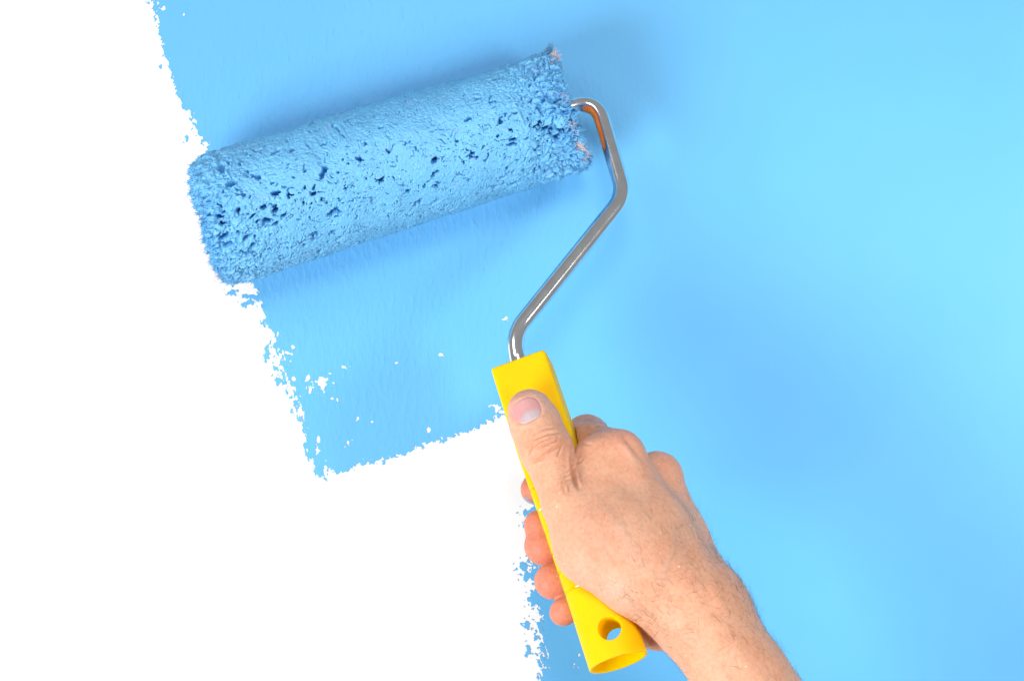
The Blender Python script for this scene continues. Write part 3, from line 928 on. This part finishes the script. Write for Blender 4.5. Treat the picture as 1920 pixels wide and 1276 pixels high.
def build_hand():
    lo = np.array([-1.0, -132.0, -185.0]); hi = np.array([118.0, -36.0, -12.0])
    V, F = surface_nets(hand_sdf, lo, hi, 0.44)
    for _ in range(2):
        g = grad(hand_sdf, V); d = hand_sdf(V)
        V = V - np.clip(d, -0.5, 0.5)[:, None] * g
    # finer mesh on the thumb and the fold beside it, where the skin shows single lines
    c = V[F].mean(1); cpx, cpy = to_px(c)
    nq = np.cross(V[F[:, 2]] - V[F[:, 0]], V[F[:, 3]] - V[F[:, 1]]); nq /= np.linalg.norm(nq, axis=1)[:, None] + 1e-9
    gq = grad(hand_sdf, c)
    sel = (cpx > 940) & (cpx < 1112) & (cpy > 725) & (cpy < 945) & (gq[:, 1] < 0.1)
    Q = F[sel]
    E = np.concatenate([Q[:, [0, 1]], Q[:, [1, 2]], Q[:, [2, 3]], Q[:, [3, 0]]])
    uE, inv, cnt = np.unique(np.sort(E, 1), axis=0, return_inverse=True, return_counts=True)
    inv = inv.reshape(-1)
    nv, nq_ = len(V), len(Q)
    mid = nv + inv.reshape(4, nq_); cen = nv + len(uE) + np.arange(nq_)
    border_i = nv + np.nonzero(cnt == 1)[0]; border_e = uE[cnt == 1]
    newV = np.concatenate([V[uE].mean(1), V[Q].mean(1)])
    g = grad(hand_sdf, newV); newV = newV - np.clip(hand_sdf(newV), -0.3, 0.3)[:, None] * g
    V = np.concatenate([V, newV])
    F = np.concatenate([F[~sel], np.stack([Q[:, 0], mid[0], cen, mid[3]], 1), np.stack([mid[0], Q[:, 1], mid[1], cen], 1),
                        np.stack([cen, mid[1], Q[:, 2], mid[2]], 1), np.stack([mid[3], cen, mid[2], Q[:, 3]], 1)])
    n = grad(hand_sdf, V, 0.3)
    px, py = to_px(V)
    view = V - np.array([0, -D, 0]); view /= np.linalg.norm(view, axis=1)[:, None]
    facing = sstep(0.05, 0.35, -(n * view).sum(1))
    disp = np.zeros(len(V))
    wob = 1.0 * noise(V[:, 0] / 3, V[:, 1] / 3, V[:, 2] / 3)
    for pts, w, dep in FOLDS:
        d, t = poly_dist(px + wob, py + wob, pts)
        tap = np.clip(np.minimum(t, 1 - t) * 5 + 0.25, 0, 1)
        disp -= 1.4 * facing * dep * tap * (np.exp(-(d / w) ** 2) - 0.35 * np.exp(-((d - 2.4 * w) / (1.3 * w)) ** 2))
    for pts, w, dep in RIDGES:
        d, t = poly_dist(px + 2 * wob, py, pts)
        tap = sstep(0, 0.25, np.minimum(t, 1 - t))
        disp += facing * dep * tap * np.exp(-(d / w) ** 2)
    # broad unevenness, then the fine criss-cross of the skin
    disp += 0.28 * fbm(V[:, 0] / 17, V[:, 1] / 17, V[:, 2] / 17, 3) * (1 - 0.5 * np.exp(-((px - 1010) / 60) ** 2 - ((py - 830) / 110) ** 2))
    ca, sa = math.cos(0.9), math.sin(0.9)
    a = V[:, 0] * ca - V[:, 2] * sa; b = V[:, 0] * sa + V[:, 2] * ca
    disp += 0.04 * noise(a / 0.9, V[:, 1] / 2.5, b / 3.6) + 0.03 * noise(a / 3.4, V[:, 1] / 2.5 + 9, b / 0.9)
    tw = np.exp(-((px - 1048) / 34) ** 2 - ((py - 882) / 40) ** 2)
    c2 = (px - 1030) * 0.93 - (py - 850) * 0.36; c1 = (px - 1030) * 0.36 + (py - 850) * 0.93
    disp += 0.16 * tw * noise(c2 / 26, c1 / 4.2 + 0.6 * noise(px / 14, py / 14), 2.0)
    # the nail bed: a sunken oval with a raised fold round it
    qa, qb = nail_q(px, py)
    q = (np.abs(qa) ** 2.6 + np.abs(qb) ** 2.6) ** (1 / 2.6)
    nf = facing * (py < 900)
    disp -= nf * 0.42 * (1 - sstep(0.86, 1.02, q))
    disp += nf * 0.24 * np.exp(-((q - 1.16) / 0.13) ** 2)
    V = V + disp[:, None] * n
    # never into the handle
    hs = handle_sdf(V); m = (hs < 0.05) & (hs > -3)
    if m.any():
        gh = grad(handle_sdf, V[m]); V[m] += gh * (0.05 - hs[m])[:, None]
    V[border_i] = V[border_e].mean(1)
    # pigment: warm tan, redder where blood shows (knuckles, finger pads, thumb), paler webs and veins
    base = np.array([0.77, 0.42, 0.272])
    col = np.tile(base, (len(V), 1))
    def blotch(x, y, r, c, k, f=None):
        w = np.exp(-(((px - x) / r) ** 2 + ((py - y) / r) ** 2)) * k
        if f is not None: w = w * f
        nonlocal col
        col = col * (1 - w[:, None]) + np.array(c) * w[:, None]
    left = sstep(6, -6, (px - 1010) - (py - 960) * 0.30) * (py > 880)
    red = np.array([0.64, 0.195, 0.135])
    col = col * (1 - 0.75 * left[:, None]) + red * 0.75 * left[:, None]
    blotch(990, 755, 40, (0.734, 0.383, 0.301), 0.7); blotch(1110, 790, 34, (0.626, 0.289, 0.188), 0.8); blotch(1165, 830, 34, (0.734, 0.348, 0.239), 0.6)
    blotch(1245, 870, 36, (0.734, 0.348, 0.239), 0.6); blotch(1180, 960, 70, (0.734, 0.428, 0.295), 0.6); blotch(1070, 905, 26, (0.540, 0.289, 0.188), 0.6)
    blotch(1025, 838, 36, (0.626, 0.336, 0.226), 0.5); blotch(1100, 1090, 50, (0.778, 0.498, 0.377), 0.6); blotch(1150, 1130, 40, (0.734, 0.487, 0.377), 0.6)
    blotch(1340, 1080, 60, (0.734, 0.383, 0.239), 0.5); blotch(1090, 1000, 60, (0.713, 0.371, 0.251), 0.5); blotch(1215, 1195, 34, (0.734, 0.394, 0.289), 0.6)
    vein = np.zeros(len(V))
    for pts, w, dep in RIDGES[2:4] + RIDGES[5:]:
        d, t = poly_dist(px, py, pts); vein = np.maximum(vein, np.exp(-(d / 7) ** 2))
    col = col * (1 - 0.18 * vein[:, None]) + np.array([0.45, 0.36, 0.30]) * 0.18 * vein[:, None]
    tone = fbm(V[:, 0] / 7, V[:, 1] / 7, V[:, 2] / 7 + 50, 4)
    col = col * (1 + np.stack([0.015 * tone, 0.06 * tone, 0.08 * tone], -1))
    # dried white paint and dry skin by the nail, specks on the back of the hand
    rim = np.exp(-((q - 1.22) / 0.17) ** 2) * nf * sstep(0.1, 0.8, qb) * sstep(-0.05, 0.4, fbm(px / 5.5, py / 3.0, 2.2, 2))
    col = col * (1 - 0.55 * rim[:, None]) + np.array([0.80, 0.70, 0.62]) * 0.55 * rim[:, None]
    sp = random.Random(9)
    for _ in range(34):
        x, y, r = sp.uniform(1010, 1400), sp.uniform(790, 1250), sp.uniform(0.6, 1.25)
        w = (np.hypot(px - x, py - y) < r)
        col[w] = (0.85, 0.82, 0.78)
    col = np.clip(col, 0.02, 0.95)
    o = mesh_object('hand', V, F, M_SKIN, attrs={'tint': col})
    return o, V, n, px, py, facing
hand, HV, HNRM, HPX, HPY, HFACE = build_hand()
tag(hand, 'bare right hand and hairy wrist gripping the yellow handle, thumb pointing up', 'hand')

def raycast_hand(px, py):
    """first skin point along the line of sight, by marching the distance field"""
    px = np.asarray(px, float); py = np.asarray(py, float)
    d = np.full(px.shape, 128.0)
    P = None
    for _ in range(60):
        s = (D - d) / (D * PPM)
        P = np.stack([(px - 960) * s, -d, (638 - py) * s], -1)
        d = d - np.clip(hand_sdf(P), -1, 4) * 0.8
    return P

def build_nail():
    NA, NB = 34, 34
    a = np.linspace(-1, 1, NA); b = np.linspace(-1, 1, NB)
    A, B = np.meshgrid(a, b, indexing='ij')
    # square to superellipse
    r = np.maximum(np.abs(A), np.abs(B)); q = (np.abs(A) ** 2.6 + np.abs(B) ** 2.6) ** (1 / 2.6) + 1e-9
    A2, B2 = A * r / q, B * r / q
    sx = np.array([-NAIL_AX[1], NAIL_AX[0]])
    px = NAIL_C[0] + NAIL_AX[0] * A2 * NAIL_L * 1.0 + sx[0] * B2 * NAIL_W * 1.0
    py = NAIL_C[1] + NAIL_AX[1] * A2 * NAIL_L * 1.0 + sx[1] * B2 * NAIL_W * 1.0
    P = raycast_hand(px, py).reshape(-1, 3)
    n = grad(hand_sdf, P, 1.2)
    rr = r.ravel()
    off = -0.02 - 0.42 * sstep(0.9, 1.0, rr) + 0.04 * noise(B2.ravel() * 7, A2.ravel() * 0.8)
    # the free edge at the front stands a little proud
    off += 0.22 * sstep(0.55, 0.95, A2.ravel()) * (1 - sstep(0.97, 1.0, rr))
    V = P + n * off[:, None]
    idx = np.arange(NA * NB).reshape(NA, NB)
    F = np.stack([idx[:-1, :-1], idx[1:, :-1], idx[1:, 1:], idx[:-1, 1:]], -1).reshape(-1, 4)
    aa, bb = A2.ravel(), B2.ravel()
    lq = np.sqrt(((aa + 1.0) / 0.92) ** 2 + ((bb - 0.10) / 0.84) ** 2)
    lun = sstep(1.08, 0.86, lq)
    pink = np.array([0.66, 0.33, 0.32]); pale = np.array([0.54, 0.42, 0.44]); edge = np.array([0.62, 0.36, 0.32])
    col = pink + (pale - pink) * lun[:, None]
    fe = sstep(0.80, 0.92, aa)
    col = col + (edge - col) * 0.7 * fe[:, None]
    col *= (1 + 0.05 * noise(bb * 9, aa * 1.5, 4.0))[:, None]
    o = mesh_object('thumb_nail', V, F, M_NAIL, hand, attrs={'tint': np.clip(col, 0, 1)})
    return o
build_nail()

def build_index_nail():
    # underside edge of the index nail, showing below the finger tip at the left of the handle
    c, r = INDEX[-1]
    c = c.astype(float)
    NA, NB = 16, 16
    ax = unit(np.array([-0.42, -0.12, -0.90])); t1 = unit(np.cross(ax, [0, 1, 0])); t2 = np.cross(ax, t1)
    V, C = [], []
    for i in range(NA):
        for j in range(NB):
            u = (i / (NA - 1) - 0.5) * 1.5; v = (j / (NB - 1) - 0.5) * 1.7
            d = unit(ax + t1 * u + t2 * v)
            e = max(abs(u) / 0.75, abs(v) / 0.85)
            V.append(c + d * (r + 0.10 - 0.6 * float(sstep(0.85, 1.0, e)))); C.append((0.33, 0.25, 0.28))
    idx = np.arange(NA * NB).reshape(NA, NB)
    F = np.stack([idx[:-1, :-1], idx[1:, :-1], idx[1:, 1:], idx[:-1, 1:]], -1).reshape(-1, 4)
    mesh_object('index_nail', V, F, M_NAIL, hand, attrs={'tint': np.array(C)})
build_index_nail()

def build_hair():
    rnd = random.Random(21)
    # likelihood of hair over the skin, by place
    w = np.zeros(len(HV))
    def patch(x, y, r, k):
        nonlocal w
        w += k * np.exp(-(((HPX - x) / r) ** 2 + ((HPY - y) / r) ** 2))
    patch(1330, 1020, 75, 1.0); patch(1390, 1130, 70, 1.2); patch(1450, 1230, 80, 1.0); patch(1250, 1120, 60, 0.9); patch(1180, 1110, 45, 0.5)
    patch(1330, 1150, 90, 0.7); patch(1130, 792, 24, 1.3); patch(1250, 950, 60, 0.3); patch(1210, 1160, 40, 0.6); patch(1060, 880, 25, 0.2)
    w *= (HPY < 1420)
    w = w / w.sum()
    pick = RNG.choice(len(HV), 1500, p=w)
    items = []
    flow = np.array([-0.45, 0.0, 0.35])
    for i in pick:
        n = HNRM[i]
        if n[1] > 0.35: continue
        f = unit(flow + np.array([rnd.gauss(0, 0.5), rnd.gauss(0, 0.25), rnd.gauss(0, 0.5)]))
        f = f - n * np.dot(f, n)
        L = rnd.uniform(3.0, 9.0) if HPY[i] > 900 else rnd.uniform(1.5, 3.2)
        side = np.cross(n, f)
        items.append((HV[i] - n * 0.1, f + n * rnd.uniform(0.10, 0.5), L, rnd.uniform(0.028, 0.046), -n * rnd.uniform(0.05, 0.3) + side * rnd.gauss(0, 0.35), (0, 0, 0)))
    V, F, C = strands(items, 5)
    o = mesh_object('arm_hair', V, F, M_HAIR, hand)
    tag(o, kind='stuff')
build_hair()
